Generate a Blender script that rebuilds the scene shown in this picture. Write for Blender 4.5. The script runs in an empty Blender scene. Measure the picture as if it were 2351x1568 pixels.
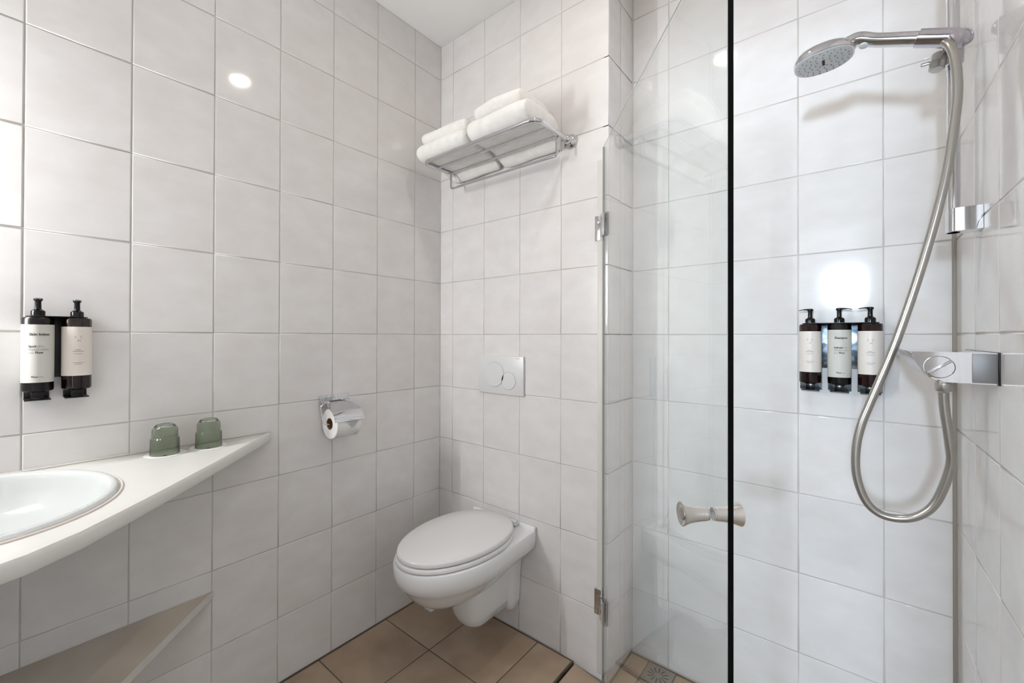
import bpy, bmesh, math, random
from mathutils import Vector, Matrix
random.seed(7)
S = bpy.context.scene
COL = S.collection

# ------------------------------------------------------------------ camera
F_PX, W_PX = 969.26, 2351.0
YAW, PITCH, ROLL = -0.6898, 0.0051, 0.0028
Z0 = 1.228                                    # height of the eye-level tile joint above the floor
cam_d = bpy.data.cameras.new('camera'); cam = bpy.data.objects.new('camera', cam_d); COL.objects.link(cam)
cam_d.sensor_width = 36.0; cam_d.lens = F_PX / W_PX * 36.0
cam_d.shift_x = 27.456 / W_PX; cam_d.shift_y = -15.389 / W_PX
cam_d.clip_start = 0.01
_f = Vector((math.sin(YAW)*math.cos(PITCH), math.cos(YAW)*math.cos(PITCH), math.sin(PITCH)))
_r = Vector((math.cos(YAW), -math.sin(YAW), 0)); _u = _r.cross(_f)
_r2 = math.cos(ROLL)*_r + math.sin(ROLL)*_u; _u2 = -math.sin(ROLL)*_r + math.cos(ROLL)*_u
cam.matrix_world = Matrix(((_r2.x,_u2.x,-_f.x,1.544),(_r2.y,_u2.y,-_f.y,-1.4097),(_r2.z,_u2.z,-_f.z,Z0-0.0105),(0,0,0,1)))
S.camera = cam

# ------------------------------------------------------------------ world, exposure
wd = bpy.data.worlds.new('world'); S.world = wd; wd.use_nodes = True
bg = wd.node_tree.nodes['Background']; bg.inputs[0].default_value = (0.80, 0.90, 1.0, 1); bg.inputs[1].default_value = 2.2
S.view_settings.view_transform = 'Standard'; S.view_settings.look = 'None'
S.view_settings.gamma = 1.0; S.view_settings.use_curve_mapping = False
S.view_settings.exposure = 0.53
DOWNLIGHT = 160.0      # radiance of the ceiling downlight lens
GLOBES = 205.0         # radiance of the opal vanity lamp lenses
WINDOW = 275.0          # radiance of the bedroom window

# ------------------------------------------------------------------ materials
def lin(c):
    return tuple((x/12.92 if x <= 0.04045 else ((x+0.055)/1.055)**2.4) for x in (v/255.0 for v in c))
def mat(name, col, rough=0.5, metal=0.0, **k):
    m = bpy.data.materials.new(name); m.use_nodes = True
    b = m.node_tree.nodes['Principled BSDF']
    b.inputs['Base Color'].default_value = (*lin(col), 1)
    b.inputs['Roughness'].default_value = rough; b.inputs['Metallic'].default_value = metal
    for kk, v in k.items(): b.inputs[kk.replace('_', ' ')].default_value = v
    return m
def noise_mix(m, c1, c2, scale, detail=4, lo=0.35, hi=0.65, stretch=(1,1,1), rnd=0.0, bump=0.0, bscale=60, coords='Object'):
    nt = m.node_tree; b = nt.nodes['Principled BSDF']; N = nt.nodes.new; L = nt.links.new
    tc = N('ShaderNodeTexCoord'); mp = N('ShaderNodeMapping'); mp.inputs['Scale'].default_value = stretch
    L(tc.outputs[coords], mp.inputs[0])
    oi = N('ShaderNodeObjectInfo'); ad = N('ShaderNodeVectorMath'); ad.operation = 'ADD'
    ml = N('ShaderNodeVectorMath'); ml.operation = 'SCALE'; ml.inputs['Scale'].default_value = 17.0
    cv = N('ShaderNodeCombineXYZ'); L(oi.outputs['Random'], cv.inputs[0]); L(oi.outputs['Random'], cv.inputs[2])
    L(cv.outputs[0], ml.inputs[0]); L(mp.outputs[0], ad.inputs[0]); L(ml.outputs[0], ad.inputs[1])
    nz = N('ShaderNodeTexNoise'); nz.inputs['Scale'].default_value = scale; nz.inputs['Detail'].default_value = detail
    L(ad.outputs[0], nz.inputs['Vector'])
    rp = N('ShaderNodeValToRGB'); rp.color_ramp.elements[0].position = lo; rp.color_ramp.elements[1].position = hi
    rp.color_ramp.elements[0].color = (*lin(c1), 1); rp.color_ramp.elements[1].color = (*lin(c2), 1)
    L(nz.outputs['Fac'], rp.inputs[0]); out = rp.outputs[0]
    if rnd:
        mr = N('ShaderNodeMapRange'); mr.inputs['To Min'].default_value = 1-rnd; mr.inputs['To Max'].default_value = 1.0
        L(oi.outputs['Random'], mr.inputs[0])
        vm = N('ShaderNodeVectorMath'); vm.operation = 'SCALE'; L(out, vm.inputs[0]); L(mr.outputs[0], vm.inputs['Scale']); out = vm.outputs[0]
    L(out, b.inputs['Base Color'])
    if bump:
        n2 = N('ShaderNodeTexNoise'); n2.inputs['Scale'].default_value = bscale; n2.inputs['Detail'].default_value = 3
        L(ad.outputs[0], n2.inputs['Vector'])
        bp = N('ShaderNodeBump'); bp.inputs['Strength'].default_value = bump; bp.inputs['Distance'].default_value = 0.002
        L(n2.outputs['Fac'], bp.inputs['Height']); L(bp.outputs[0], b.inputs['Normal'])
    return m
M = {}
M['tile'] = noise_mix(mat('glazed_tile', (230,227,225), 0.06), (225,221,219), (233,231,230), 9, 6, 0.3, 0.7, (1,1,1.6), rnd=0.03, bump=0.010, bscale=14)
M['grout'] = noise_mix(mat('grout', (196,192,186), 0.85), (186,181,175), (206,203,198), 8)
M['grout_dark'] = noise_mix(mat('grout_dark', (98,84,70), 0.85), (84,72,60), (112,98,82), 8)
M['silicone'] = mat('silicone', (150,142,132), 0.5)
M['floor_tile'] = noise_mix(mat('floor_tile', (174,152,130), 0.42), (160,138,115), (186,165,144), 5, 7, 0.3, 0.7, rnd=0.06, bump=0.08, bscale=40)
M['paint'] = noise_mix(mat('ceiling_paint', (240,239,238), 0.7), (239,238,236), (242,241,240), 3)
M['ceramic'] = mat('ceramic', (236,236,236), 0.08, Coat_Weight=0.3)
M['counter'] = mat('counter_white', (225,223,219), 0.22)
M['plastic'] = mat('white_plastic', (222,223,224), 0.28)
M['seat'] = mat('seat_plastic', (226,225,224), 0.22)
M['line'] = mat('button_gap', (140,141,142), 0.5)
M['laminate'] = noise_mix(mat('laminate', (196,186,172), 0.5), (190,179,164), (202,193,180), 6)
M['laminate_edge'] = mat('laminate_edge', (214,212,207), 0.4)
M['chrome'] = mat('chrome', (212,212,215), 0.06, 1.0)
M['satin'] = noise_mix(mat('satin_metal', (190,188,184), 0.3, 1.0), (182,180,176), (198,196,192), 60)
M['brushed'] = mat('brushed_knob', (226,223,219), 0.24, 1.0)
M['hose'] = mat('hose', (176,172,166), 0.28, 0.9)
M['black'] = mat('black_plastic', (8,8,9), 0.2, Specular_IOR_Level=0.3)
M['black_metal'] = mat('black_metal', (12,12,13), 0.4)
M['edge'] = mat('dark_glass_edge', (3,4,4), 0.5, Specular_IOR_Level=0.08)
M['steel_plate'] = noise_mix(mat('steel_plate', (150,160,170), 0.25, 0.9), (96,108,120), (176,188,200), 55, 5, 0.42, 0.6)
M['amber'] = noise_mix(mat('amber_bottle', (24,10,9), 0.1), (20,9,8), (32,13,12), 4)
M['brown_black'] = mat('dark_bottle', (12,10,10), 0.25, Specular_IOR_Level=0.35)
M['label_g'] = noise_mix(mat('label_grey_green', (204,203,196), 0.5), (202,201,193), (207,206,199), 6)
M['label_p'] = noise_mix(mat('label_pale', (226,218,210), 0.35), (224,216,208), (229,221,213), 6)
M['ink'] = mat('ink', (60,60,58), 0.6)
M['ink_light'] = mat('ink_light', (140,138,134), 0.6)
M['towel'] = noise_mix(mat('terry', (243,241,238), 0.95, Sheen_Weight=0.3), (238,236,232), (247,245,242), 30, 6, 0.3, 0.7, bump=0.9, bscale=420)
M['paper'] = noise_mix(mat('tissue', (238,237,235), 0.9), (235,234,232), (241,240,238), 20, bump=0.25, bscale=150)
M['card'] = mat('cardboard', (128,100,76), 0.9)
M['coaster'] = mat('coaster_paper', (238,237,233), 0.7)
M['seal'] = mat('clear_seal', (216,212,205), 0.4)
M['grey_face'] = mat('spray_face', (205,209,212), 0.3)
M['nozzle'] = mat('nozzle', (120,126,122), 0.5)
M['drain'] = mat('drain_steel', (150,150,148), 0.4, 0.6)
M['dark'] = mat('dark_gap', (30,26,22), 0.8)
M['purple'] = mat('tinted_chrome', (196,192,200), 0.07, 1.0)
def emis(name, col, st):
    m = bpy.data.materials.new(name); m.use_nodes = True; nt = m.node_tree; nt.nodes.clear()
    e = nt.nodes.new('ShaderNodeEmission'); e.inputs[0].default_value = (*col, 1); e.inputs[1].default_value = st
    o = nt.nodes.new('ShaderNodeOutputMaterial'); nt.links.new(e.outputs[0], o.inputs[0]); return m
M['lens'] = emis('downlight_lens', (1.0, 0.91, 0.82), DOWNLIGHT)
M['globe'] = emis('opal_panel', (0.97, 0.985, 1.0), GLOBES)
M['daylight'] = emis('window_daylight', (0.68, 0.84, 1.0), WINDOW)
def glass(name, tint, ior=1.5, rough=0.0):
    m = bpy.data.materials.new(name); m.use_nodes = True; nt = m.node_tree; nt.nodes.clear(); N = nt.nodes.new; L = nt.links.new
    t = N('ShaderNodeBsdfTransparent'); t.inputs[0].default_value = (*tint, 1)
    g = N('ShaderNodeBsdfGlossy'); g.inputs['Roughness'].default_value = rough; g.inputs[0].default_value = (1,1,1,1)
    # same reflectance from both sides of a surface (the ray is not bent inside the thin sheet)
    ge = N('ShaderNodeNewGeometry'); mr = N('ShaderNodeMapRange'); mr.inputs['To Min'].default_value = ior; mr.inputs['To Max'].default_value = 1/ior
    L(ge.outputs['Backfacing'], mr.inputs[0]); f = N('ShaderNodeFresnel'); L(mr.outputs[0], f.inputs[0])
    x = N('ShaderNodeMixShader'); o = N('ShaderNodeOutputMaterial')
    L(f.outputs[0], x.inputs[0]); L(t.outputs[0], x.inputs[1]); L(g.outputs[0], x.inputs[2]); L(x.outputs[0], o.inputs[0]); return m
M['glass'] = glass('clear_glass', (0.972, 0.985, 0.978))
M['green_glass'] = mat('green_glass', (206,214,200), 0.02, 0.0, Transmission_Weight=1.0, IOR=1.45)

# ------------------------------------------------------------------ mesh helpers
def link(name, me, m=None, parent=None, smooth=False, loc=None):
    o = bpy.data.objects.new(name, me); COL.objects.link(o)
    if m is not None and not me.materials: me.materials.append(M[m] if isinstance(m, str) else m)
    if smooth is True:
        for p in me.polygons: p.use_smooth = True
    elif smooth:
        bmm = bmesh.new(); bmm.from_mesh(me)
        for f in bmm.faces: f.smooth = True
        for e in bmm.edges:
            if len(e.link_faces) == 2 and e.calc_face_angle(0) > smooth: e.smooth = False
        bmm.to_mesh(me); bmm.free()
    if parent is not None: o.parent = parent
    if loc is not None: o.location = loc
    return o
def from_bm(name, bm, m, parent=None, smooth=0.6, loc=None):
    bmesh.ops.recalc_face_normals(bm, faces=bm.faces[:])
    me = bpy.data.meshes.new(name); bm.to_mesh(me); bm.free()
    return link(name, me, m, parent, smooth, loc)
def add_box(bm, x0, x1, y0, y1, z0, z1, bev=0.0, seg=2):
    vs = [bm.verts.new(p) for p in ((x0,y0,z0),(x1,y0,z0),(x1,y1,z0),(x0,y1,z0),(x0,y0,z1),(x1,y0,z1),(x1,y1,z1),(x0,y1,z1))]
    fs = [bm.faces.new([vs[i] for i in f]) for f in ((3,2,1,0),(4,5,6,7),(0,1,5,4),(1,2,6,5),(2,3,7,6),(3,0,4,7))]
    if bev:
        es = list({e for f in fs for e in f.edges})
        bmesh.ops.bevel(bm, geom=es, offset=bev, segments=seg, affect='EDGES', profile=0.5)
    return vs
def box(name, b, m, parent=None, bev=0.0, seg=2, loc=None):
    bm = bmesh.new(); add_box(bm, *b, bev, seg); return from_bm(name, bm, m, parent, 0.6, loc)
def frame(axis):
    a = Vector(axis).normalized(); t = Vector((0,0,1)) if abs(a.z) < 0.9 else Vector((1,0,0))
    u = t.cross(a).normalized(); return u, a.cross(u), a
def add_lathe(bm, prof, n=32, origin=(0,0,0), axis=(0,0,1), sx=1, sy=1, ripple=None, close=True):
    """prof = [(r, h)]"""
    u, v, a = frame(axis); o = Vector(origin); rings = []
    for k, (r, h) in enumerate(prof):
        if r < 1e-6: rings.append([bm.verts.new(o + a*h)]); continue
        ring = []
        for i in range(n):
            t = 2*math.pi*i/n; rr = r*(1 + (ripple[k]*math.cos(ripple[-1]*t) if ripple else 0))
            ring.append(bm.verts.new(o + a*h + u*(rr*sx*math.cos(t)) + v*(rr*sy*math.sin(t))))
        rings.append(ring)
    for A, B in zip(rings, rings[1:]):
        if len(A) == 1 and len(B) == 1: continue
        for i in range(n):
            j = (i+1) % n
            if len(A) == 1: bm.faces.new((A[0], B[i], B[j]))
            elif len(B) == 1: bm.faces.new((A[i], A[j], B[0]))
            else: bm.faces.new((A[i], A[j], B[j], B[i]))
    if close:
        for R in (rings[0], rings[-1]):
            if len(R) > 1: bm.faces.new(R)
def lathe(name, prof, m, parent=None, n=32, origin=(0,0,0), axis=(0,0,1), smooth=0.6, **k):
    bm = bmesh.new(); add_lathe(bm, prof, n, origin, axis, **k); return from_bm(name, bm, m, parent, smooth)
def catmull(pts, n=8):
    P = [Vector(p) for p in pts]; P = [P[0]*2-P[1]] + P + [P[-1]*2-P[-2]]; out = []
    for i in range(1, len(P)-2):
        a, b, c, d = P[i-1:i+3]
        for k in range(n):
            t = k/n; out.append(0.5*((2*b)+(c-a)*t+(2*a-5*b+4*c-d)*t*t+(3*b-a-3*c+d)*t**3))
    out.append(P[-2]); return out
def add_tube(bm, pts, r, n=12, caps=True, rs=None, closed=False):
    P = [Vector(p) for p in pts]; rings = []; prev = None
    for i, p in enumerate(P):
        if closed: t = (P[(i+1) % len(P)] - P[i-1]).normalized()
        else: t = (P[min(i+1, len(P)-1)] - P[max(i-1, 0)]).normalized()
        if prev is None: u = frame(t)[0]
        else: u = (prev - t*prev.dot(t)).normalized()
        prev = u; v = t.cross(u); rr = rs[i] if rs else r
        rings.append([bm.verts.new(p + u*rr*math.cos(2*math.pi*k/n) + v*rr*math.sin(2*math.pi*k/n)) for k in range(n)])
    pairs = list(zip(rings, rings[1:])) + ([(rings[-1], rings[0])] if closed else [])
    for A, B in pairs:
        for k in range(n): bm.faces.new((A[k], A[(k+1) % n], B[(k+1) % n], B[k]))
    if caps and not closed: bm.faces.new(rings[0]); bm.faces.new(rings[-1])
def tube(name, pts, r, m, parent=None, n=12, **k):
    bm = bmesh.new(); add_tube(bm, pts, r, n, **k); return from_bm(name, bm, m, parent, 0.8)
def add_loft(bm, rings, cap=(True, True)):
    V = [[bm.verts.new(p) for p in R] for R in rings]; n = len(V[0])
    for A, B in zip(V, V[1:]):
        for i in range(n): bm.faces.new((A[i], A[(i+1) % n], B[(i+1) % n], B[i]))
    if cap[0]: bm.faces.new(V[0])
    if cap[1]: bm.faces.new(V[-1])
def prism(name, poly, axis, a, b, m, parent=None, bev=0.0, smooth=0.6, seg=2):
    """poly in the two other axes, swept along axis from a to b"""
    bm = bmesh.new()
    def P(p, h):
        return {'x': (h, p[0], p[1]), 'y': (p[0], h, p[1]), 'z': (p[0], p[1], h)}[axis]
    add_loft(bm, [[P(p, a) for p in poly], [P(p, b) for p in poly]])
    if bev: bmesh.ops.bevel(bm, geom=[e for f in bm.faces if len(f.verts) == len(poly) and len(poly) != 4 or f in bm.faces[-2:] for e in f.edges] if False else bm.edges[:], offset=bev, segments=seg, affect='EDGES')
    return from_bm(name, bm, m, parent, smooth)
def offset_poly(pts, d):
    out = []; n = len(pts)
    for i in range(n):
        p0, p1, p2 = Vector(pts[i-1]), Vector(pts[i]), Vector(pts[(i+1) % n])
        e1 = (p1-p0).normalized(); e2 = (p2-p1).normalized(); n1 = Vector((-e1.y, e1.x)); n2 = Vector((-e2.y, e2.x))
        b = (n1+n2); b = b/max(0.3, b.dot(n1)); out.append(tuple(p1 + b*d))
    return out
def thing(name, label, cat, loc=(0,0,0), group=None, rot=None):
    o = bpy.data.objects.new(name, None); COL.objects.link(o); o.location = loc; o.empty_display_size = 0.05
    if rot: o.rotation_euler = rot
    return tag(o, label, cat, group)
def tag(o, label, cat, group=None):
    o['label'] = label; o['category'] = cat
    if group: o['group'] = group
    return o
def struct(o, label=None, cat=None):
    o['kind'] = 'structure'
    if label: o['label'] = label
    if cat: o['category'] = cat
    return o
def text_mesh(body, size, bold=0.0, align='LEFT', spacing=1.0):
    cu = bpy.data.curves.new('t', 'FONT'); cu.body = body; cu.size = size; cu.align_x = align; cu.offset = bold*size; cu.space_character = spacing; cu.resolution_u = 3
    ob = bpy.data.objects.new('t', cu); COL.objects.link(ob); bpy.context.view_layer.update()
    me = bpy.data.meshes.new_from_object(ob.evaluated_get(bpy.context.evaluated_depsgraph_get()))
    bpy.data.objects.remove(ob); bpy.data.curves.remove(cu); me.materials.clear(); return me

# ------------------------------------------------------------------ room shell
WT, HT = 0.1997, 0.25
J = 0.0027                 # joint width
BE, DD, XE = 0.8829, 0.2161, 1.7642
YF, CEIL = -2.25, 2.640
SHZ = -0.0195              # shower floor level
rows = [0.0] + [Z0 + k*HT for k in range(-4, 6)] + [CEIL]
TILE_CACHE = {}
def tile_mesh(w, h, t=0.004):
    key = (round(w, 4), round(h, 4))
    if key in TILE_CACHE: return TILE_CACHE[key]
    prof = [(0, -t), (0, -0.0012), (0.0006, -0.0004), (0.0022, 0)]; vs = []; fs = []
    for i, d in prof: vs += [(i-w/2, d, i-h/2), (w/2-i, d, i-h/2), (w/2-i, d, h/2-i), (i-w/2, d, h/2-i)]
    for k in range(3):
        for i in range(4): a = k*4+i; b = k*4+(i+1) % 4; fs.append((a, b, b+4, a+4))
    fs.append((12, 13, 14, 15))
    me = bpy.data.meshes.new('tile'); me.from_pydata([(x, -y, z) for x, y, z in vs], [], fs); me.update()
    for p in me.polygons: p.use_smooth = p.index < len(me.polygons)-1
    me.materials.append(M['tile']); TILE_CACHE[key] = me; return me
def tile_wall(wall, cols, place, rotz, rws=rows):
    """cols: joint positions along the wall; place(u, z) -> world point on the wall face"""
    for u0, u1 in zip(cols, cols[1:]):
        for z0, z1 in zip(rws, rws[1:]):
            w, h = abs(u1-u0)-J, z1-z0-J
            if w < 0.006 or h < 0.006: continue
            o = bpy.data.objects.new('tile', tile_mesh(w, h)); COL.objects.link(o); o.parent = wall
            o.location = place((u0+u1)/2, (z0+z1)/2); o.rotation_euler = (random.uniform(-.0012, .0012), 0, rotz + random.uniform(-.0012, .0012))
G = 0.0014                 # grout face behind the tile faces
H_ = math.pi/2
wl = struct(box('wall_left', (-0.10, -G, YF-0.1, 0.0-G, 0, CEIL), 'grout'))
a_cols = [0.0] + [-(0.1593 + k*WT) for k in range(14)]; a_cols = [c for c in a_cols if c > YF] + [YF]
tile_wall(wl, a_cols, lambda u, z: (0, u, z), H_)
wb = struct(box('wall_back', (-0.10, BE-G, -0.0+G, DD+0.10, SHZ-.03, CEIL), 'grout'))
tile_wall(wb, [0.0, 0.0868, 0.2865, 0.4862, 0.6859], lambda u, z: (u, 0, z), 0)
tile_wall(wb, [0.6859, BE], lambda u, z: (u, 0, z), 0, [SHZ+.002] + rows[1:])
rows_s = [SHZ] + rows[1:]
wn = struct(box('wall_niche', (BE-0.02, BE-G, G, DD-G, SHZ-0.03, CEIL), 'grout'))
tile_wall(wn, [0.0, 0.1018, DD], lambda u, z: (BE, u, z), H_, rows_s)
wsh = struct(box('wall_shower', (BE-G, XE+0.10, DD+G, DD+0.10, SHZ-0.03, CEIL), 'grout'))
tile_wall(wsh, [BE, 1.0229, 1.2226, 1.4223, 1.6220, XE], lambda u, z: (u, DD, z), 0, rows_s)
wr = struct(box('wall_right', (XE+G, XE+0.10, YF-0.1, DD+G, SHZ-0.03, CEIL), 'grout'))
tile_wall(wr, [DD] + [0.006 - k*WT for k in range(15) if 0.006-k*WT > YF] + [YF], lambda u, z: (XE, u, z), -H_, rows_s)
# wall behind the camera with the doorway to the bedroom
bm = bmesh.new(); DX0, DX1, DH = 1.22, 1.62, 2.05
add_box(bm, -0.1, DX0, YF-0.10, YF, 0, CEIL); add_box(bm, DX1, XE+0.1, YF-0.10, YF, 0, CEIL); add_box(bm, DX0, DX1, YF-0.10, YF, DH, CEIL)
struct(from_bm('wall_front', bm, mat('front_wall_paint', (172,168,162), 0.6)))
struct(box('ceiling', (-0.1, XE+0.1, YF-0.1, DD+0.1, CEIL, CEIL+0.1), 'paint'))
# silicone in the corners
struct(box('trim_1', (XE-0.008, XE+0.002, DD-0.008, DD+0.002, SHZ, CEIL), 'silicone', bev=0.002))
struct(box('trim_2', (BE-0.002, BE+0.0035, DD-0.0035, DD+0.002, SHZ, CEIL), 'grout'))
struct(box('trim_3', (-0.001, 0.003, -0.003, 0.001, 0, CEIL), 'grout'))

# floor: 30 cm tiles, a slope tile strip, 10 cm tiles in the shower
fl = struct(box('floor', (-0.1, XE+0.1, YF-0.1, DD+0.1, -0.12, SHZ-0.005), 'grout_dark'))
bm = bmesh.new(); add_box(bm, 0, 0.745, YF, 0, -0.03, -0.002)
add_box(bm, 0.745, XE, YF, -1.1, -0.03, -0.002)
from_bm('grout_bed', bm, 'grout_dark', fl)
def slab(x0, x1, y0, y1, za, zb, m='floor_tile', par=fl, j=0.0045, th=0.012):
    """tile with its left side at height za, right side at zb"""
    x0 += j/2; x1 -= j/2; y0 += j/2; y1 -= j/2
    if x1-x0 < 0.006 or y1-y0 < 0.006: return
    cx, cy = (x0+x1)/2, (y0+y1)/2; b = 0.0012; vs = []; fs = []
    for ins, dz in ((0, -th), (0, -b), (b, 0)):
        for (x, y, z) in ((x0+ins, y0+ins, za), (x1-ins, y0+ins, zb), (x1-ins, y1-ins, zb), (x0+ins, y1-ins, za)): vs.append((x-cx, y-cy, z+dz))
    for k in range(2):
        for i in range(4): a = k*4+i; c = k*4+(i+1) % 4; fs.append((a, c, c+4, a+4))
    fs.append((8, 9, 10, 11))
    me = bpy.data.meshes.new('floor_tile'); me.from_pydata(vs, [], fs); me.materials.append(M[m])
    o = bpy.data.objects.new('floor_tile', me); COL.objects.link(o); o.parent = par; o.location = (cx, cy, 0)
xs = [0.006, 0.284, 0.586, 0.740]; ys = [-0.006, -0.311, -0.611, -0.911, -1.211, -1.511, -1.811, -2.111, YF]
for xa, xb in zip(xs, xs[1:]):
    for ya, yb in zip(ys, ys[1:]): slab(xa, xb, yb, ya, 0, 0)
for ya, yb in zip(ys, ys[1:]): slab(0.752, BE, yb, ya, -0.0015, SHZ if ya > -1.1 else 0)
for i in range(9):
    for k in range(20):
        xa, xb = BE + 0.003 + i*0.0985 - (0.028 if i else 0), BE + 0.003 + (i+1)*0.0985 - 0.028
        yb = DD - 0.012 - k*0.1005; ya = yb - 0.1005
        xb = min(xb, XE-0.004)
        if i == 1 and k == 0: continue            # the drain
        if ya < YF: continue
        slab(xa, xb, ya, yb, SHZ, SHZ)

# bedroom beyond the doorway: floor and window wall
struct(box('floor_bedroom', (-1.5, 3.5, -4.6, YF-0.1, -0.12, -0.01), mat('bedroom_floor', (150,120,92), 0.5)))
struct(box('wall_bedroom', (-1.5, 3.5, -4.7, -4.6, -0.1, 2.8), 'paint'))
w1 = struct(thing('window_1', 'bedroom window with daylight seen through the doorway', 'window', (1.52, -4.6, 1.82)))
box('window_frame', (-0.19, 0.19, 0.0, 0.03, -0.24, 0.24), 'paint', w1)
box('pane', (-0.132, 0.132, 0.03, 0.034, -0.172, 0.172), 'daylight', w1)

# ------------------------------------------------------------------ lamps
t = thing('downlight', 'round recessed ceiling downlight with white trim ring', 'lamp', (1.06, -0.53, CEIL))
lathe('trim_ring', [(0.0405, -0.001), (0.0405, -0.006), (0.052, -0.006), (0.054, -0.001)], 'plastic', t, 40)
lathe('lens', [(0.040, -0.0015), (0.040, -0.004)], 'lens', t, 40)
# slim vertical vanity lamp on the left wall, just outside the left edge of the view
t = thing('wall_lamp', 'slim vertical tube lamp on the left wall above the basin', 'lamp', (0.0, -1.79, 1.61))
box('back_plate', (0.0005, 0.022, -0.018, 0.018, -0.33, 0.33), 'plastic', t, 0.004)
for dz in (-0.305, 0.305): box('clip', (0.02, 0.068, -0.013, 0.013, dz-0.012, dz+0.012), 'chrome', t, 0.002)
lathe('tube', [(0.011, -0.295), (0.011, 0.295)], 'globe', t, 20, (0.0555, 0, 0))
# ------------------------------------------------------------------ toilet
TX = 0.408
def dring(hw_b, hw, yb, yc, yf, z, n=14, rb=0.012):
    """closed ring: straight back, sides widening, elliptic front; x about 0"""
    R = [(hw_b-rb, yb), (hw_b-rb*0.3, yb-rb*0.3), (hw_b, yb-rb)]
    for k in range(1, 5):
        s = k/5; e = s*s*(3-2*s); R.append((hw_b+(hw-hw_b)*e, (yb-rb)+(yc-yb+rb)*s))
    for k in range(n+1):
        a = k/n*math.pi/2; R.append((hw*math.cos(a)**0.93 if k < n else 0, yc+(yf-yc)*math.sin(a)**0.97))
    L = [(-x, y) for x, y in reversed(R[:-1])]
    return [(x, y, z) for x, y in R+L]
t = thing('toilet', 'white wall-hung toilet with closed lid below the flush plate', 'toilet', (TX, 0, 0))
bm = bmesh.new()
add_loft(bm, [dring(.165,.176,-.002,-.27,-.532,.430), dring(.170,.181,-.002,-.27,-.538,.436), dring(.168,.179,-.002,-.27,-.535,.441)][::-1][0:0] +
    [dring(.158,.168,-.002,-.27,-.522,.442), dring(.167,.178,-.002,-.27,-.534,.440), dring(.170,.181,-.002,-.27,-.538,.432), dring(.170,.181,-.002,-.27,-.538,.400), dring(.166,.177,-.002,-.27,-.532,.376),
     dring(.160,.168,-.002,-.27,-.521,.366), dring(.14,.155,-.02,-.27,-.505,.345), dring(.11,.135,-.06,-.27,-.480,.312), dring(.07,.105,-.12,-.28,-.450,.287), dring(.04,.07,-.18,-.30,-.42,.272), dring(.02,.03,-.25,-.32,-.38,.267)])
from_bm('bowl', bm, 'ceramic', t, 0.7)
bm = bmesh.new()
def rr(hw, yb, yf, z, r):
    pts = []
    for cx, cy, a0 in ((hw-r, yb-0.004, 0), (-(hw-r), yb-0.004, 90), (-(hw-r), yf+r, 180), (hw-r, yf+r, 270)):
        q = 0.004 if a0 < 180 else r
        for k in range(6):
            a = math.radians(a0+k*18); pts.append((cx+(r if q == r else r)*math.cos(a)*(1 if q == r else 1), cy+q*math.sin(a), z))
    return pts
add_loft(bm, [rr(.086,-.03,-.305,.37,.07), rr(.084,-.03,-.298,.30,.068), rr(.079,-.03,-.287,.22,.066), rr(.073,-.03,-.272,.16,.062), rr(.066,-.035,-.256,.127,.056), rr(.05,-.05,-.236,.109,.045), rr(.028,-.08,-.21,.102,.025)])
from_bm('trap', bm, 'ceramic', t, 0.8)
bm = bmesh.new()
add_loft(bm, [rr(.118,-.001,-.10,.42,.03), rr(.100,-.001,-.088,.34,.03), rr(.090,-.001,-.075,.25,.03), rr(.085,-.001,-.066,.14,.028), rr(.080,-.001,-.06,.108,.025), rr(.07,-.004,-.05,.100,.02)])
from_bm('wall_flange', bm, 'ceramic', t, 0.8)
# raised back lip of the ceramic
bm = bmesh.new(); add_box(bm, -.169, .169, -.020, -.002, .430, .456, 0.007, 3); from_bm('back_lip', bm, 'ceramic', t, 0.8)
box('bidet_stub', (-.022, .016, -.425, -.395, .258, .285), 'plastic', t, 0.004)
def egg(hw, yb, yc, yf, z, n=20):
    R = []
    for k in range(n+1):
        a = math.pi/2 - k/n*math.pi
        y = yc + ((yb-yc) if a > 0 else (yc-yf))*math.sin(a)
        x = hw*max(0, math.cos(a))**(0.82 if a > 0 else 0.98); R.append((x, y))
    return [(x, y, z) for x, y in R] + [(-x, y, z) for x, y in reversed(R[1:-1])]
def egg_slab(name, hw, yb, yc, yf, z0, z1, m, par, r=0.007, dome=0.0):
    bm = bmesh.new(); rg = []
    for i, (ins, z) in enumerate(((r*.6, z0), (0, z0+r*.5), (0, z1-r), (r*.35, z1-r*.3), (r, z1), (hw*.45, z1+dome*.7), (hw*.8, z1+dome))):
        rg.append(egg(hw-ins, yb-ins, yc, yf+ins, z))
    add_loft(bm, rg); return from_bm(name, bm, m, par, 0.8)
egg_slab('seat', .174, -.040, -.26, -.536, .4425, .459, 'seat', t, .007)
egg_slab('lid', .169, -.036, -.26, -.531, .4605, .479, 'seat', t, .007, 0.003)
for s in (-1, 1): lathe('hinge', [(.011, -.016), (.012, -.012), (.012, .012), (.011, .016)], 'seat', t, 16, (s*.075, -.035, .458), (1, 0, 0))

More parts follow.
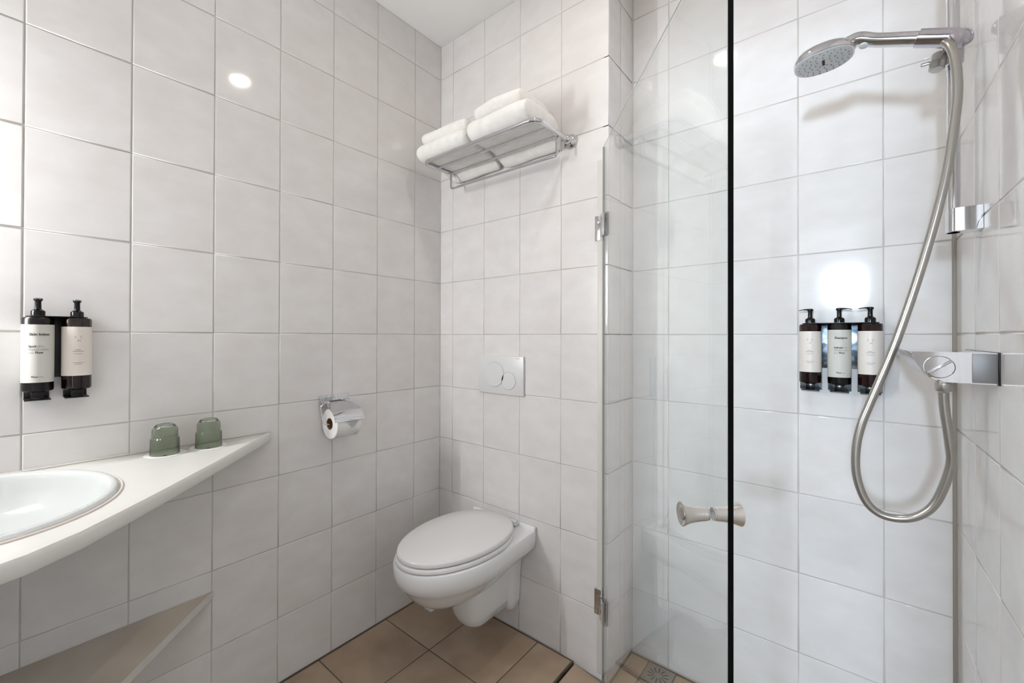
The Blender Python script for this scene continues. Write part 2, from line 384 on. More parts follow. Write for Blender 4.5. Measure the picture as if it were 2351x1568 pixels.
# flush plate
t = thing('flush_plate', 'white dual flush plate with two round buttons on the tiled wall', 'flush plate', (0.392, 0, 1.054))
box('plate', (-.123, .123, -.012, -.0005, -.082, .082), 'plastic', t, 0.003)
def disc(name, r, x, z, par):
    o = lathe(name, [(r, 0), (r, .0016), (r-.0008, .0022), (0, .0022)], 'plastic', par, 48, (x, -.012, z), (0, -1, 0))
    lathe('gap_ring', [(r+.0009, 0), (r+.0009, .0006), (r, .0006), (r, 0)], 'line', o, 48, (x, -.012, z), (0, -1, 0), close=False)
    return o
disc('button', .053, -.032, 0.002, t); disc('button', .037, .046, -.022, t)
me = text_mesh('GEBERIT', .006, 0.0); 
for v in me.vertices: v.co = (v.co.x, -.0122, v.co.y)
link('print', me, 'ink_light', t, loc=(.084, 0, .071))

# ------------------------------------------------------------------ towel rack and towels
RX0, RX1, RY, RZ = 0.148, 0.730, -0.235, 1.958
t = thing('towel_rack', 'chrome wall towel rack with a hanging rail above the toilet', 'towel rack', (0, 0, 0))
cr = 0.035
def arc(cx, cy, a0, a1, r, z, n=8): return [(cx+r*math.cos(math.radians(a0+(a1-a0)*k/n)), cy+r*math.sin(math.radians(a0+(a1-a0)*k/n)), z) for k in range(n+1)]
path = [(RX1, -.03, RZ+.004)] + arc(RX1-cr, RY+cr, 0, -90, cr, RZ) + arc(RX0+cr, RY+cr, -90, -180, cr, RZ) + [(RX0, -.03, RZ+.002)]
tube('frame', path, .0085, 'chrome', t, 16)
for x in (RX0, RX1):
    o = lathe('rosette', [(.028, 0.0005), (.028, .004), (.025, .010), (.016, .015), (.012, .018)], 'chrome', t, 32, (x, 0, RZ+.003), (0, -1, 0))
    bm = bmesh.new(); bmesh.ops.create_uvsphere(bm, u_segments=24, v_segments=14, radius=.0165, matrix=Matrix.Translation((x, -.028, RZ+.003))); from_bm('ball', bm, 'chrome', o, True)
for y in (-.155, -.078): tube('bar', [(RX0, y, RZ+.001), (RX1, y, RZ+.001)], .005, 'chrome', t, 12)
hz = 1.885; q = .012
hp = [(RX0+.012, -.083, RZ)] + [(RX0+.012, -.083, hz+q)] + [(RX0+.012+q*(1-math.cos(a)), -.083, hz+q*(1-math.sin(a))) for a in (.4, .8, 1.2, 1.57)] + [(RX1-.012-q*(1-math.cos(a)), -.083, hz+q*(1-math.sin(a))) for a in (1.57, 1.2, .8, .4)] + [(RX1-.012, -.083, hz+q), (RX1-.012, -.083, RZ)]
tube('hanging_rail', hp, .0048, 'chrome', t, 12)
def towel(name, x0, x1, y0, y1, z0, z1, label, sag=0.0, layers=2, lean=0.0, seed=0):
    """folded towel: round fold at the front, layers visible on the sides"""
    rnd = random.Random(seed); bm = bmesh.new(); h = (z1-z0)/layers; NX = 20
    for k in range(layers):
        za, zb = z0+k*h, z0+(k+1)*h; rad = h/2; rings = []
        yf = y0 + (0.006*k)
        for i in range(NX+1):
            s = i/NX; x = x0+(x1-x0)*s; edge = min(s, 1-s)*NX
            sq = 1.0 if edge >= 2 else (0.72, 0.92)[int(edge)] if edge < 2 else 1
            inset = (0.006, 0.0015)[int(edge)] if edge < 2 else 0
            prof = []
            for j in range(9):
                a = math.radians(90+180*j/8); prof.append((yf+rad+inset+rad*math.cos(a)*1.0, (za+zb)/2+rad*sq*math.sin(a)))
            m = 8
            bot = [(yf+rad+(y1-yf-rad)*j/m, (za+zb)/2-rad*sq) for j in range(1, m+1)]
            top = [(yf+rad+(y1-yf-rad)*j/m, (za+zb)/2+rad*sq) for j in range(m, 0, -1)]
            ring = []
            for (y, z) in prof+bot+top:
                d = max(0.0, (y+0.068)/0.055); zz = z - sag*min(1.0, d)**1.5 + 0.0035*math.sin(9*s+seed+k*2)*0.6 + rnd.uniform(-.0006, .0006) + lean*(s-.5)
                ring.append((x+rnd.uniform(-.0006, .0006), y+0.004*math.sin(5*s+seed*2+k), zz))
            rings.append(ring)
        add_loft(bm, rings)
    o = from_bm(name, bm, 'towel', None, True); tag(o, label, 'towel', 'folded towels on the rack')
    ms = o.modifiers.new('sub', 'SUBSURF'); ms.levels = 1; ms.render_levels = 1
    return o
TZ = RZ+.009
towel('folded_towel', .108, .402, -.256, -.012, TZ, TZ+.070, 'lower left folded white towel lying on the chrome rack bars', .05, 1, 0, 1)
towel('folded_towel', .130, .392, -.238, -.02, TZ+.069, TZ+.118, 'upper left folded white towel, smaller one on top of the left pile', .03, 1, 0, 2)
towel('folded_towel', .412, .706, -.258, -.012, TZ, TZ+.082, 'lower right thick folded white towel on the rack beside the glass door', .052, 1, 0, 3)
towel('folded_towel', .432, .664, -.240, -.03, TZ+.081, TZ+.134, 'upper right folded white towel, topmost of the right pile', .035, 1, 0, 4)

# ------------------------------------------------------------------ toilet paper
t = thing('toilet_paper_holder', 'chrome toilet paper holder with hinged cover on the left wall', 'paper holder', (0, -0.553, 0.97))
box('wall_plate', (0.0005, .008, -.062, .062, -.018, .022), 'chrome', t, 0.003)
for s in (-1, 1): box('hinge_block', (.006, .034, s*.045-.011, s*.045+.011, -.014, .002), 'chrome', t, 0.002)
tube('hinge_rod', [(.030, -.036, -.006), (.030, .036, -.006)], .0055, 'satin', t, 14)
rcx, rcz, rr_ = .060, .893-.97, .0555
bm = bmesh.new(); pr = [(.030, -.004), (.040, -.006)] + [(rcx+(rr_+.004)*math.cos(math.radians(a)), rcz+(rr_+.004)*math.sin(math.radians(a))) for a in range(84, 8, -6)]
ins = [(.030, -.0052), (.040, -.0072)] + [(rcx+(rr_+.003)*math.cos(math.radians(a)), rcz+(rr_+.003)*math.sin(math.radians(a))) for a in range(84, 8, -6)]
loop = pr + ins[::-1]
def yw(i): return .060 if i > 3 else .048+.004*i
n = len(pr)
def yof(k): i = k if k < n else 2*n-1-k; return yw(i)
add_loft(bm, [[(x, -yof(k), z) for k, (x, z) in enumerate(loop)], [(x, yof(k), z) for k, (x, z) in enumerate(loop)]])
from_bm('cover', bm, 'chrome', t, 0.5)
tube('wire_arm', catmull([(.022, -.054, -.008), (.020, -.062, -.020), (.034, -.064, -.055), (.046, -.062, -.074), (.056, -.054, -.078), (.060, -.03, -.078), (.060, .05, -.078)], 5), .0026, 'chrome', t, 10)
t = thing('toilet_paper_roll', 'white toilet paper roll hanging in the chrome holder', 'toilet paper', (.060, -0.553, .893))
R1 = .0215
bm = bmesh.new(); add_lathe(bm, [(R1, -.049), (rr_-.001, -.049), (rr_, -.048), (rr_, .048), (rr_-.001, .049), (R1, .049), (R1, -.049)], 48, (0, 0, 0), (0, 1, 0), close=False); from_bm('paper', bm, 'paper', t, 0.6)
bm = bmesh.new(); add_lathe(bm, [(R1, -.0495), (R1, .0495), (R1-.0015, .0495), (R1-.0015, -.0495), (R1, -.0495)], 32, (0, 0, 0), (0, 1, 0), close=False); from_bm('core', bm, 'card', t, 0.6)
bm = bmesh.new(); vs = []
for k in range(7):
    a = math.radians(14-k*5.2); w = .030*(1-k/6)+.0005; rr0 = rr_+.0012
    vs.append([bm.verts.new((rr0*math.cos(a), .012+s*w, rr0*math.sin(a))) for s in (-1, 1)])
for A, B in zip(vs, vs[1:]): bm.faces.new((A[0], A[1], B[1], B[0]))
bmesh.ops.solidify(bm, geom=bm.faces[:], thickness=.0005); from_bm('folded_tip', bm, 'paper', t, 0.6)

# ------------------------------------------------------------------ vanity counter, basin, shelf
CT = 0.888
diag = [(0.005, -.787), (.10, -.875), (.20, -.968), (.30, -1.062), (.40, -1.157), (.48, -1.237), (.545, -1.305), (.59, -1.37), (.617, -1.44), (.63, -1.53), (.635, -1.65), (.635, -1.95), (.635, -2.2)]
poly = [(0.002, -2.2), (0.002, -.785)] + diag        # clockwise seen from above? fixed below
def area(p): return sum(a[0]*b[1]-b[0]*a[1] for a, b in zip(p, p[1:]+p[:1]))/2
if area(poly) < 0: poly = poly[::-1]
BX, BY, RXB, RYB = .268, -1.428, .246, .209
bm = bmesh.new()
prof = [(0.010, CT), (0.0045, CT-.0015), (0.0013, CT-.005), (0, CT-.010), (0, CT-.026), (0.002, CT-.031), (0.006, CT-.033)]
rings = []
for ins, z in prof:
    rings.append([bm.verts.new((max(.0012, x), y, z)) for x, y in offset_poly(poly, ins)])
n = len(poly)
for A, B in zip(rings, rings[1:]):
    for i in range(n): bm.faces.new((A[i], A[(i+1) % n], B[(i+1) % n], B[i]))
def hole(z): return [bm.verts.new((BX+RXB*.93*math.cos(2*math.pi*k/48), BY+RYB*.93*math.sin(2*math.pi*k/48), z)) for k in range(48)]
hs = []
for R, z in ((rings[0], CT), (rings[-1], CT-.033)):
    h = hole(z); hs.append(h)
    ed = [bm.edges.get((R[i], R[(i+1) % n])) for i in range(n)] + [bm.edges.new((h[k], h[(k+1) % 48])) for k in range(48)]
    bmesh.ops.triangle_fill(bm, edges=ed, use_beauty=True)
for k in range(48): bm.faces.new((hs[0][k], hs[0][(k+1) % 48], hs[1][(k+1) % 48], hs[1][k]))
# drop any fill faces inside the hole
for f in bm.faces[:]:
    c = f.calc_center_median()
    if ((c.x-BX)/(RXB*.92))**2+((c.y-BY)/(RYB*.92))**2 < 0.98 and abs(f.normal.z) > .5 and all(v in hs[0] or v in hs[1] for v in f.verts): bm.faces.remove(f)
tag(from_bm('vanity_counter', bm, 'counter', None, 0.5), 'white vanity counter tapering to a point along the left wall', 'counter')
sp = [(0.0015, y) for y in (-.79, -.9, -1.1, -1.3, -1.5, -1.7, -2.2)]
bm = bmesh.new(); add_tube(bm, [(x+.002, y, CT+.001) for x, y in sp], .003, 8); struct(from_bm('trim_4', bm, mat('sealant_light', (206,203,196), 0.5)))
t = thing('washbasin', 'oval white washbasin set into the counter', 'washbasin', (BX, BY, CT))
bm = bmesh.new()
add_lathe(bm, [(1.0, .0005), (1.0, .0035), (.985, .0050), (.975, .0078), (.955, .0095), (.92, .0085), (.90, .003), (.885, -.006), (.865, -.025), (.81, -.055), (.68, -.080), (.45, -.093), (.12, -.097), (0, -.097)], 72, (0, 0, 0), (0, 0, 1), sx=RYB, sy=RXB, close=False)
o = from_bm('bowl', bm, mat('basin_ceramic', (206,209,207), 0.1), t, True)
ms = o.modifiers.new('solid', 'SOLIDIFY'); ms.thickness = .008; ms.offset = -1
bm = bmesh.new(); add_tube(bm, [((RXB+.002)*math.cos(2*math.pi*k/72), (RYB+.002)*math.sin(2*math.pi*k/72), .0005) for k in range(72)], .003, 8, closed=True)
from_bm('sealing_bead', bm, mat('bead', (226,214,208), 0.4), t, True)
lathe('drain_ring', [(.022, 0), (.022, .004), (.012, .002), (0, .002)], 'chrome', t, 24, (0, 0, -.0965))
shp = [(0.0015, -.957), (.12, -1.081), (.24, -1.204), (.36, -1.325), (.43, -1.405), (.47, -1.49), (.48, -1.6), (.48, -2.2), (.0015, -2.2)]
t = thing('wall_shelf', 'beige laminate corner shelf under the vanity counter', 'shelf', (0, 0, 0))
prism('board', shp, 'z', .399, .415, 'laminate', t)
bm = bmesh.new()
fr = shp[:8]; of = [(x+.0035*.7, y+.0035*.7) for x, y in fr]; lp = of + fr[::-1]
add_loft(bm, [[(x, y, .3975) for x, y in lp], [(x, y, .4155) for x, y in lp]]); from_bm('edge_band', bm, 'laminate_edge', t)

# ------------------------------------------------------------------ tumblers on coasters
def tumbler(x, y, label, clabel, g):
    c = thing('coaster', clabel, 'coaster', (x, y, CT), 'paper coasters on the counter')
    lathe('disc', [(.047, .0004), (.047, .0012), (0, .0012)], 'coaster', c, 40)
    bm = bmesh.new()
    vx, vy = 1.544-x, -1.41-y; L = math.hypot(vx, vy); vx /= L; vy /= L
    def at(a, b): return (vx*a-vy*b, vy*a+vx*b, .0014)
    for b0, b1, a0, a1 in ((-.004, .003, .019, .027), (.0035, .0065, .021, .025), (-.0075, -.005, .024, .027), (-.003, .005, .0285, .0305)):
        bm.faces.new([bm.verts.new(at(*p)) for p in ((a0, b0), (a0, b1), (a1, b1-.001), (a1, b0-.001))])
    o = from_bm('print', bm, 'ink', c, None); o['kind'] = 'stuff'
    o = thing('glass_tumbler', label, 'glass', (x, y, CT+.0014), g)
    bm = bmesh.new(); prof = [(.0335, 0), (.0333, .02), (.0325, .0425), (.0318, .0452), (.0300, .0462), (.0296, .049), (.0288, .0690), (.0282, .0715), (.0212, .0815), (.0200, .0822), (.0170, .0812), (0, .0808),
        ]
    inner = [(0, .0760), (.0185, .0765), (.0255, .0690), (.0262, .048), (.0280, .044), (.0302, .0415), (.0308, .02), (.0312, 0)]
    rp = [.012, .012, .012, .006, .004, .010, .010, 0, 0, 0, 0, 0] + [0]*len(inner)
    pf = prof+inner+[prof[0]]; add_lathe(bm, pf, 144, ripple=rp+[.012, 36], close=False)
    bmesh.ops.remove_doubles(bm, verts=bm.verts[:], dist=1e-6)
    from_bm('shell', bm, 'green_glass', o, 0.9)
tumbler(.072, -1.094, 'upturned green ribbed glass tumbler nearer the washbasin', 'round white paper coaster under the tumbler nearer the basin', 'green tumblers on the counter')
tumbler(.074, -.990, 'upturned green ribbed glass tumbler nearer the pointed counter end', 'round white paper coaster under the tumbler nearer the counter tip', 'green tumblers on the counter')

# ------------------------------------------------------------------ soap dispensers
def wrap_text(me, r, ang0, x0, z0, par, m, name='print'):
    """bend flat text around a bottle; ang0 = facing angle of the label centre"""
    bmm = bmesh.new(); bmm.from_mesh(me)
    for v in bmm.verts:
        a = ang0 + (v.co.x+x0)/r; v.co = Vector((r*math.cos(a), r*math.sin(a), v.co.y+z0))
    bmm.to_mesh(me); bmm.free(); me.update(); o = link(name, me, m, par); o['kind'] = 'stuff'; return o
def bars(lines, r, ang0, par, m):
    bm = bmesh.new()
    for x0, x1, z, h in lines:
        n = 6; pr = []
        for k in range(n+1):
            a = ang0+(x0+(x1-x0)*k/n)/r; pr.append([bm.verts.new((r*math.cos(a), r*math.sin(a), z+d)) for d in (0, h)])
        for A, B in zip(pr, pr[1:]): bm.faces.new((A[0], B[0], B[1], A[1]))
    o = from_bm('print', bm, m, par, None); o['kind'] = 'stuff'; return o
BR = .0275
def bottle(loc, face, kind, label, spout, heading=None, sub=None, group=None):
    t = thing('pump_bottle', label, 'bottle', loc, group)
    H = .178; mb = 'amber' if kind == 'p' else 'brown_black'
    lathe('body', [(.024, 0), (.0268, .002), (BR, .006), (BR, H-.005), (BR-.002, H-.001), (BR-.006, H), (.012, H+.001)], mb, t, 48)
    z0, z1 = (.034, .156) if kind == 'p' else (.022, .160)
    lb = bmesh.new(); n = 40; half = 2.75; pr = []
    for k in range(n+1):
        a = face-half+2*half*k/n; pr.append([lb.verts.new(((BR+.0004)*math.cos(a), (BR+.0004)*math.sin(a), z)) for z in (z0, z1)])
    for A, B in zip(pr, pr[1:]): lb.faces.new((A[0], B[0], B[1], A[1]))
    lab = from_bm('label', lb, 'label_p' if kind == 'p' else 'label_g', t, True)
    r = BR+.0008
    if kind == 'p':
        for s, x, z in (('S', -.0075, .128), ('C', .0025, .128), ('H', -.002, .119)): wrap_text(text_mesh(s, .008, 0.0), r, face, x, z, lab, 'ink_light')
        bars([(-.006, .004, .098, .0013), (-.010, .010, .094, .0013), (-.008, .008, .088, .0010), (-.010, .011, .066, .0010), (-.007, .006, .062, .0010)], r, face, lab, 'ink_light')
    else:
        wrap_text(text_mesh(heading, .0082, 0.03), r, face, -.012, .134, lab, 'ink')
        w1, rest = sub
        a = text_mesh(w1, .0068, 0.03); wx = max(v.co.x for v in a.vertices); wrap_text(a, r, face, -.0135, .106, lab, 'ink')
        wrap_text(text_mesh(rest, .0068), r, face, -.0135+wx+.002, .106, lab, 'ink_light')
        wrap_text(text_mesh('Awake scent,', .0068), r, face, -.0135, .0985, lab, 'ink_light')
        a = text_mesh('just', .0068); wx = max(v.co.x for v in a.vertices); wrap_text(a, r, face, -.0135, .091, lab, 'ink_light')
        wrap_text(text_mesh('Flow', .0068, 0.03), r, face, -.0135+wx+.002, .091, lab, 'ink')
        wrap_text(text_mesh('Flow', .0058, 0.03), r, face, -.008, .034, lab, 'ink')
        bars([(.004, .013, .0345, .0012)], r, face, lab, 'ink_light')
    p = thing('pump', '', '', (0, 0, H)); 
    for k in ('label', 'category'): del p[k]
    p.parent = t
    lathe('collar', [(.0125, .001), (.0125, .013), (.0118, .0155), (.0065, .0195), (.0060, .021)], 'black', p, 32)
    lathe('stem', [(.0058, .020), (.0055, .036), (.0062, .041)], 'black', p, 24)
    bm = bmesh.new(); add_lathe(bm, [(.0075, .040), (.0082, .0425), (.0075, .0455), (.004, .0468), (0, .0468)], 24)
    d = Vector((math.cos(spout), math.sin(spout), 0)); s = Vector((-d.y, d.x, 0)); rings = []
    for u, w, zt, zb in ((0, .0070, .0465, .0415), (.010, .0062, .0462, .0420), (.020, .0050, .0448, .0425), (.029, .0036, .0425, .0405)):
        rings.append([tuple(d*u+s*w+Vector((0, 0, zb))), tuple(d*u+s*w*.7+Vector((0, 0, zt))), tuple(d*u-s*w*.7+Vector((0, 0, zt))), tuple(d*u-s*w+Vector((0, 0, zb)))])
    add_loft(bm, rings); from_bm('spout', bm, 'black', p, 0.7)
    return t
def holder(xs, label, plate, place, rot, notch):
    """wall bracket: back plate, top plate with collars, bottom hooks; local x along the wall, -y into the room"""
    t = thing('dispenser_holder', label, 'holder', place, None, (0, 0, rot))
    x0, x1 = xs[0]-.020, xs[-1]+.020
    if notch:
        box('back_plate', (x0, x1, -.004, -.0008, .030, .180), plate, t, 0.0008)
        for x in xs: box('back_plate', (x-.0215, x+.0215, -.004, -.0008, -.022, .0302), plate, t, 0.0008)
    else:
        box('back_plate', (x0, x1, -.004, -.0008, .045, .180), plate, t, 0.0008)
        for x in xs: box('back_plate', (x-.0275, x+.0275, -.004, -.0008, -.022, .0452), plate, t, 0.0008)
    poly = []
    for k in range(9): a = math.pi/2 + math.pi*k/8; poly.append((xs[0]+.020*math.cos(a), -.034+.020*math.sin(a)))
    for k in range(9): a = -math.pi/2 + math.pi*k/8; poly.append((xs[-1]+.020*math.cos(a), -.034+.020*math.sin(a)))
    poly = [(xs[0]-.016, -.001)] + [(x, y) for x, y in poly if y < -.034 or True][1:-1] + [(xs[-1]+.016, -.001)]
    prism('top_plate', poly, 'z', .1795, .1812, 'black_metal', t)
    for x in xs:
        box('foot_plate', (x-.022, x+.022, -.050, -.001, -.022, -.0195), 'black_metal', t, 0.0006)
        box('foot_clip', (x-.011, x+.011, -.048, -.030, -.0195, -.0006), 'black', t, 0.001)
    return t
# shower wall: three bottles
BZ = 1.081
holder([1.4545, 1.5235, 1.592], 'holder carrying three dispensers on the shower wall', 'steel_plate', (0, DD, BZ), 0, False)
fd = -math.pi/2
bottle((1.4545, DD-.034, BZ), fd+.02, 'p', 'dark amber pump bottle with cream label, left of the three in the shower', math.radians(195))
bottle((1.5235, DD-.034, BZ), fd+.05, 'g', 'dark pump bottle with grey Shampoo label, middle of the three in the shower', math.radians(-5), 'Shampoo', ('Refresh', 'hair,'))
bottle((1.592, DD-.034, BZ), fd+.0, 'p', 'dark amber pump bottle with cream label nearest the shower hose', math.radians(215))
# left wall: two bottles
holder([-.0335, .0335], 'black holder carrying two dispensers above the basin', 'black_metal', (0, -1.300, BZ+.003), H_, True)
fa = math.radians(-8)
bottle((.034, -1.3335, BZ+.003), fa, 'g', 'dark pump bottle with grey Skin lotion label above the basin', math.radians(-5), 'Skin lotion', ('Spoil', 'skin,'))
bottle((.034, -1.2665, BZ+.003), fa+.15, 'p', 'dark amber pump bottle with cream label above the basin', math.radians(0))

# ------------------------------------------------------------------ glass shower door
TH = math.radians(51.0); dv = Vector((math.cos(TH), -math.sin(TH), 0)); nv = Vector((math.sin(TH), math.cos(TH), 0))
DW, DZ0, DZ1 = .832, 0.012, 1.885
t = thing('shower_door', 'frameless clear glass shower door standing half open', 'glass door', (.881, -.037, 0), None, (0, 0, -TH))
# local x along the door, local y = nv side (shower side)
box('pane', (0.004, DW-.0006, -.004, .004, DZ0, DZ1), 'glass', t)
box('edge_strip', (DW-.0006, DW+.0004, -.0041, .0041, DZ0, DZ1), 'edge', t)
box('top_edge', (0.003, DW+.0004, -.0009, .0009, DZ1, DZ1+.0012), mat('top_pane_edge', (214,222,222), 0.2), t)
box('hinge_edge', (0.003, 0.004, -.004, .004, DZ0, DZ1), mat('pane_edge', (120,128,126), 0.3), t)
o = box('wall_seal', (.845, .866, -.012, -.0005, DZ0, DZ1-.03), 'seal', None, 0.002); o.parent = t; o.matrix_parent_inverse = (Matrix.Translation((.881, -.037, 0)) @ Matrix.Rotation(-TH, 4, 'Z')).inverted()
inv = (Matrix.Translation((.881, -.037, 0)) @ Matrix.Rotation(-TH, 4, 'Z')).inverted()
def hinge(zc):
    h = box('hinge', (.836, .862, -.014, -.0005, zc-.045, zc+.045), 'chrome', None, 0.0015); h.parent = t; h.matrix_parent_inverse = inv
    for dz in (-.022, .022):
        s = lathe('screw', [(.004, 0), (.004, .001), (0, .0014)], 'satin', h, 14, (.850, -.014, zc+dz), (0, -1, 0))
    c = box('clamp', (.006, .034, -.0105, -.0042, zc-.04, zc+.04), 'chrome', h, 0.0015); c.matrix_parent_inverse = inv.inverted(); 
    c.parent = t; c.matrix_parent_inverse = Matrix()
    c = box('clamp', (.006, .034, .0042, .0105, zc-.04, zc+.04), 'black_metal', t, 0.0015)
    b = tube('pivot', [(-.004, -.004, zc-.04), (-.004, -.004, zc+.04)], .006, 'chrome', t, 14)
hinge(1.61); hinge(.268)
k = .767
for s, nm in ((-1, 'knob'), (1, 'knob')):
    kn = lathe(nm, [(.0098, .0042), (.0098, .007), (.0112, .0072), (.0118, .012), (.0122, .018), (.0135, .028), (.0160, .038), (.0195, .0475), (.0197, .0485), (.0185, .049), (.011, .0462), (.0105, .0462)], 'brushed', t, 40, (k, 0, .920), (0, s, 0))
    lathe('cap', [(.0100, .0455), (.0100, .0472), (.0085, .048), (0, .048)], 'satin', kn, 28, (k, 0, .920), (0, s, 0))
    lathe('collar', [(.0105, .0041), (.0105, .0075)], 'chrome', kn, 28, (k, 0, .920), (0, s, 0))

# ------------------------------------------------------------------ floor drain
t = thing('floor_drain', 'square steel floor drain with radial slots in the shower floor', 'drain', (BE+.003+.1195+.0, DD-.012-.05, SHZ))
t.location.x = BE + .003 + .0985*1.5 - .028
box('plate', (-.048, .048, -.048, .048, -.008, .0012), 'drain', t, 0.001)
for k in range(12):
    a = 2*math.pi*k/12+.13; bm = bmesh.new(); c, s = math.cos(a), math.sin(a)
    for rr0, rr1, w in ((.013, .036, .0026),):
        bm.faces.new([bm.verts.new((c*r-s*q, s*r+c*q, .0016)) for r, q in ((rr0, -w*.6), (rr1, -w), (rr1+.002, 0), (rr1, w), (rr0, w*.6))])
    from_bm('slot', bm, 'dark', t, None)
lathe('hub', [(.010, .0010), (.010, .0020), (0, .0022)], 'drain', t, 24)

# ------------------------------------------------------------------ shower fittings
RLX, RLY = XE-.041, -.056
t = thing('shower_rail', 'chrome vertical shower rail with slider on the right wall', 'shower rail', (0, 0, 0))
bm = bmesh.new()
add_loft(bm, [[(RLX+.0105*math.cos(2*math.pi*k/28), RLY+.012*math.sin(2*math.pi*k/28), z) for k in range(28)] for z in (1.450, 2.20)])
from_bm('bar', bm, 'chrome', t, 0.8)
for zc in (1.475, 2.17):
    bm = bmesh.new(); pl = [(XE-.0005, -.079), (XE-.0005, -.033)]
    for k in range(11): a = math.pi/2+math.pi*k/10; pl.append((RLX+.013*math.cos(a), RLY+.0145*math.sin(a)*1.55))
    add_loft(bm, [[(x, y, zc-.025) for x, y in pl], [(x, y, zc+.025) for x, y in pl]]); from_bm('bracket', bm, 'chrome', t, 0.5)
# slider
SZ = 1.862
sl = lathe('slider', [(.0135, -.042), (.0165, -.040), (.0175, -.018), (.0178, .012), (.0165, .030), (.0135, .032)], 'chrome', t, 28, (RLX, RLY, SZ))
hdir = Vector((1.660-1.556, 0.004, 1.877-1.919)).normalized()      # along the handle, towards the wall
hb = Vector((1.704, -.108, 1.8615)); ha = Vector((1.560, -.112, 1.917))
lathe('holder', [(.0165, -.046), (.0182, -.045), (.0182, -.010), (.0192, .004), (.0195, .016), (.0150, .026), (.0100, .028)], 'purple', sl, 32, hb, hdir)
bm = bmesh.new(); add_lathe(bm, [(.012, 0), (.017, .012), (.0175, .050), (.0165, .052)], 24, (hb.x+.012, hb.y, hb.z-.004), (RLX-hb.x-.012, RLY-hb.y, 0)); from_bm('holder_arm', bm, 'chrome', sl, 0.7)
lathe('cap', [(.0185, 0), (.0185, .006), (.014, .010), (.012, .009), (.010, .010), (.006, .0088), (0, .0088)], 'purple', sl, 32, (RLX+.010, -.075, SZ+.004), (.45, -.9, -.1))
kn = lathe('clamp_knob', [(.0125, 0), (.0135, .002), (.0135, .020), (.0128, .0205), (.0128, .0215), (.0135, .022), (.0135, .034), (.0115, .036), (0, .036)], 'satin', sl, 28, (RLX-.022, RLY-.008, SZ-.012), (-.15, -.15, -1))
box('lever', (RLX-.052, RLX-.030, RLY-.014, RLY-.006, SZ-.029, SZ-.023), 'satin', sl, 0.0015)
# hand shower
t = thing('hand_shower', 'chrome hand shower with grey spray face held by the rail', 'hand shower', (0, 0, 0))
hc = Vector((1.497, -.108, 1.906))
path = [hc+Vector((.030, 0, .010)), hc+Vector((.048, 0, .0115)), ha+Vector((.004, 0, .002)), ha+(hb-ha)*.25, ha+(hb-ha)*.55, ha+(hb-ha)*.85, hb, hb+hdir*.012]
cp = catmull(path, 6); rads = []
for i in range(len(cp)):
    u = i/6.0; rads.append(0.0 + (.012+.006*min(1, u) if u < 1 else .018-.0035*min(1, (u-1)/1.6) if u < 2.6 else .0145+.0008*(u-2.6)/4))
bm = bmesh.new(); add_tube(bm, cp, .0, 24, rs=rads); from_bm('handle', bm, 'chrome', t, 0.9)
tilt = (0.05, -0.02, -1.0)
def sup(r, h, n=56):
    u, v, a = frame(tilt); u = Vector((1, 0, 0)) - a*a.x; u.normalize(); v = a.cross(u); out = []
    for k in range(n):
        q = 2*math.pi*k/n; c, s = math.cos(q), math.sin(q); e = 2/2.35
        out.append(tuple(hc + a*h + u*(r*math.copysign(abs(c)**e, c)) + v*(r*.90*math.copysign(abs(s)**e, s))))
    return out
bm = bmesh.new(); add_loft(bm, [sup(.020, -.021), sup(.040, -.018), sup(.053, -.010), sup(.0585, -.001), sup(.060, .006), sup(.0595, .0105), sup(.057, .0115)]); hd = from_bm('head', bm, 'chrome', t, 0.7)
bm = bmesh.new(); add_loft(bm, [sup(.0565, .0112), sup(.0565, .0125), sup(.055, .0132)]); from_bm('spray_face', bm, 'grey_face', hd, 0.6)
u, v, a = frame(tilt); u = (Vector((1, 0, 0)) - a*a.x).normalized(); v = a.cross(u)
bm = bmesh.new()
for r, cnt in ((.016, 7), (.027, 12), (.038, 17), (.049, 22)):
    for k in range(cnt):
        q = 2*math.pi*k/cnt+r*40; add_lathe(bm, [(.0015, .0130), (.0012, .0152), (0, .0152)], 6, hc+u*(r*math.cos(q))+v*(r*.92*math.sin(q)), a, close=False)
o = from_bm('nozzles', bm, 'nozzle', hd, 0.6); o['kind'] = 'stuff'
for k in range(3): lathe('centre_jet', [(.0032, .0130), (.0032, .0140), (0, .0140)], 'dark', hd, 12, hc+v*((k-1)*.008), a)
lathe('button', [(.0085, 0), (.0085, .003), (.006, .0042), (0, .0042)], 'grey_face', t, 24, ha+(hb-ha)*.10+Vector((-.002, -.003, -.0115)), (-.2, -.25, -1))
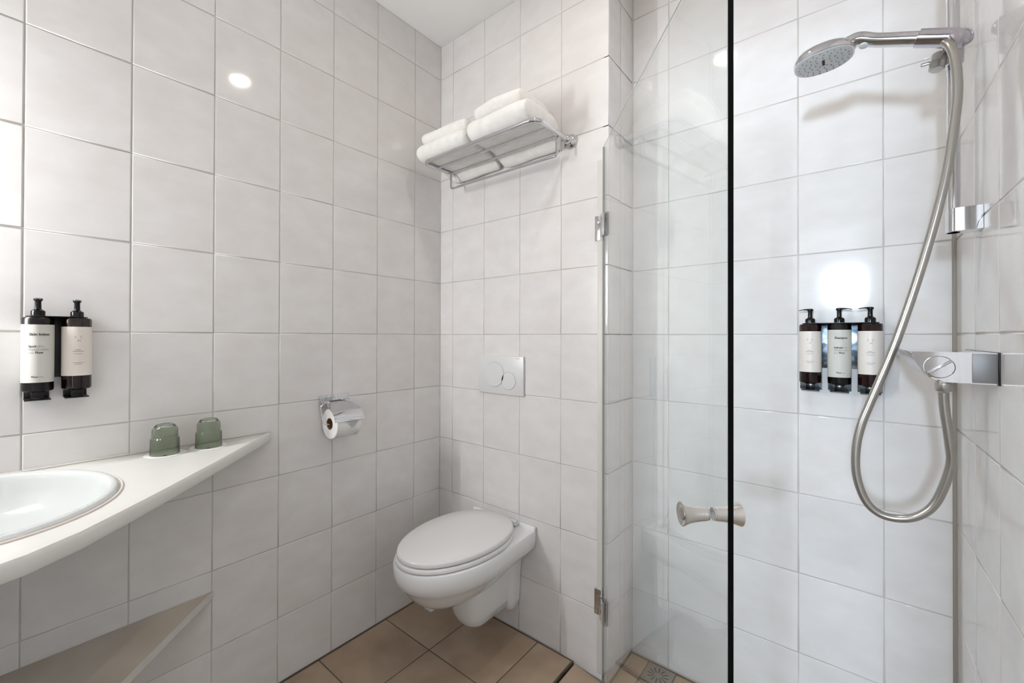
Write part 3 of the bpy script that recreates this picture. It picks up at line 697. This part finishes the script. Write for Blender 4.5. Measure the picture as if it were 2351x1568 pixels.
# hose
hp = [(1.694, -.165, 1.106), (1.696, -.163, 1.07), (1.7035, -.160, 1.0), (1.7045, -.157, .955), (1.686, -.152, .880), (1.662, -.150, .843), (1.632, -.148, .826), (1.598, -.148, .827), (1.573, -.148, .852), (1.558, -.147, .905), (1.5575, -.146, .965), (1.5665, -.145, 1.02), (1.584, -.143, 1.078), (1.626, -.140, 1.214), (1.6675, -.137, 1.381), (1.6995, -.135, 1.542), (1.7145, -.133, 1.665), (1.7195, -.132, 1.735), (1.7165, -.131, 1.795), (1.710, -.127, 1.830), (1.704, -.117, 1.846), (1.700, -.110, 1.858)]
tag(tube('shower_hose', catmull(hp, 6), .0083, 'hose', None, 18), 'grey satin shower hose hanging in a long loop from the mixer', 'hose')
# mixer
t = thing('shower_mixer', 'chrome thermostatic shower mixer with flat top on the right wall', 'shower mixer', (0, 0, 0))
pf = [(XE-.002, 1.190), (1.643, 1.190), (1.643, 1.187), (1.648, 1.175), (1.655, 1.160), (1.660, 1.151), (1.666, 1.1435), (1.673, 1.137), (1.681, 1.1325), (1.690, 1.1305), (1.70, 1.130), (XE-.002, 1.1285)]
bm = bmesh.new(); add_loft(bm, [[(x, -.199, z) for x, z in pf], [(x, .095, z) for x, z in pf]])
bmesh.ops.bevel(bm, geom=[e for f in bm.faces if len(f.verts) > 6 for e in f.edges], offset=.0025, segments=2, affect='EDGES')
from_bm('body', bm, 'chrome', t, 0.5)
kb = lathe('knob', [(.0222, 0), (.0222, .005), (.0205, .0068), (0, .0068)], 'chrome', t, 48, (1.684, -.199, 1.160), (0, -1, 0))
bm = bmesh.new(); add_box(bm, -.0215, .0215, -.0115, -.0060, -.0022, .0022, .001); o = from_bm('grip_bar', bm, 'chrome', kb); o.matrix_local = Matrix.Translation((1.684, -.199, 1.160)) @ Matrix.Rotation(-math.radians(38), 4, 'Y')
box('end_plate', (1.7285, XE-.004, -.2012, -.1985, 1.1315, 1.1875), mat('end_plate_metal', (150,150,151), 0.5, 0.8), t, 0.001)
box('wall_gasket', (XE-.0022, XE-.0002, -.2035, .097, 1.1275, 1.1905), 'black_metal', t, 0.0005)
lathe('hose_connector', [(.0115, 0), (.0115, -.004), (.0122, -.005), (.0122, -.020), (.0110, -.022), (.0085, -.022)], 'satin', t, 28, (1.694, -.165, 1.1305))
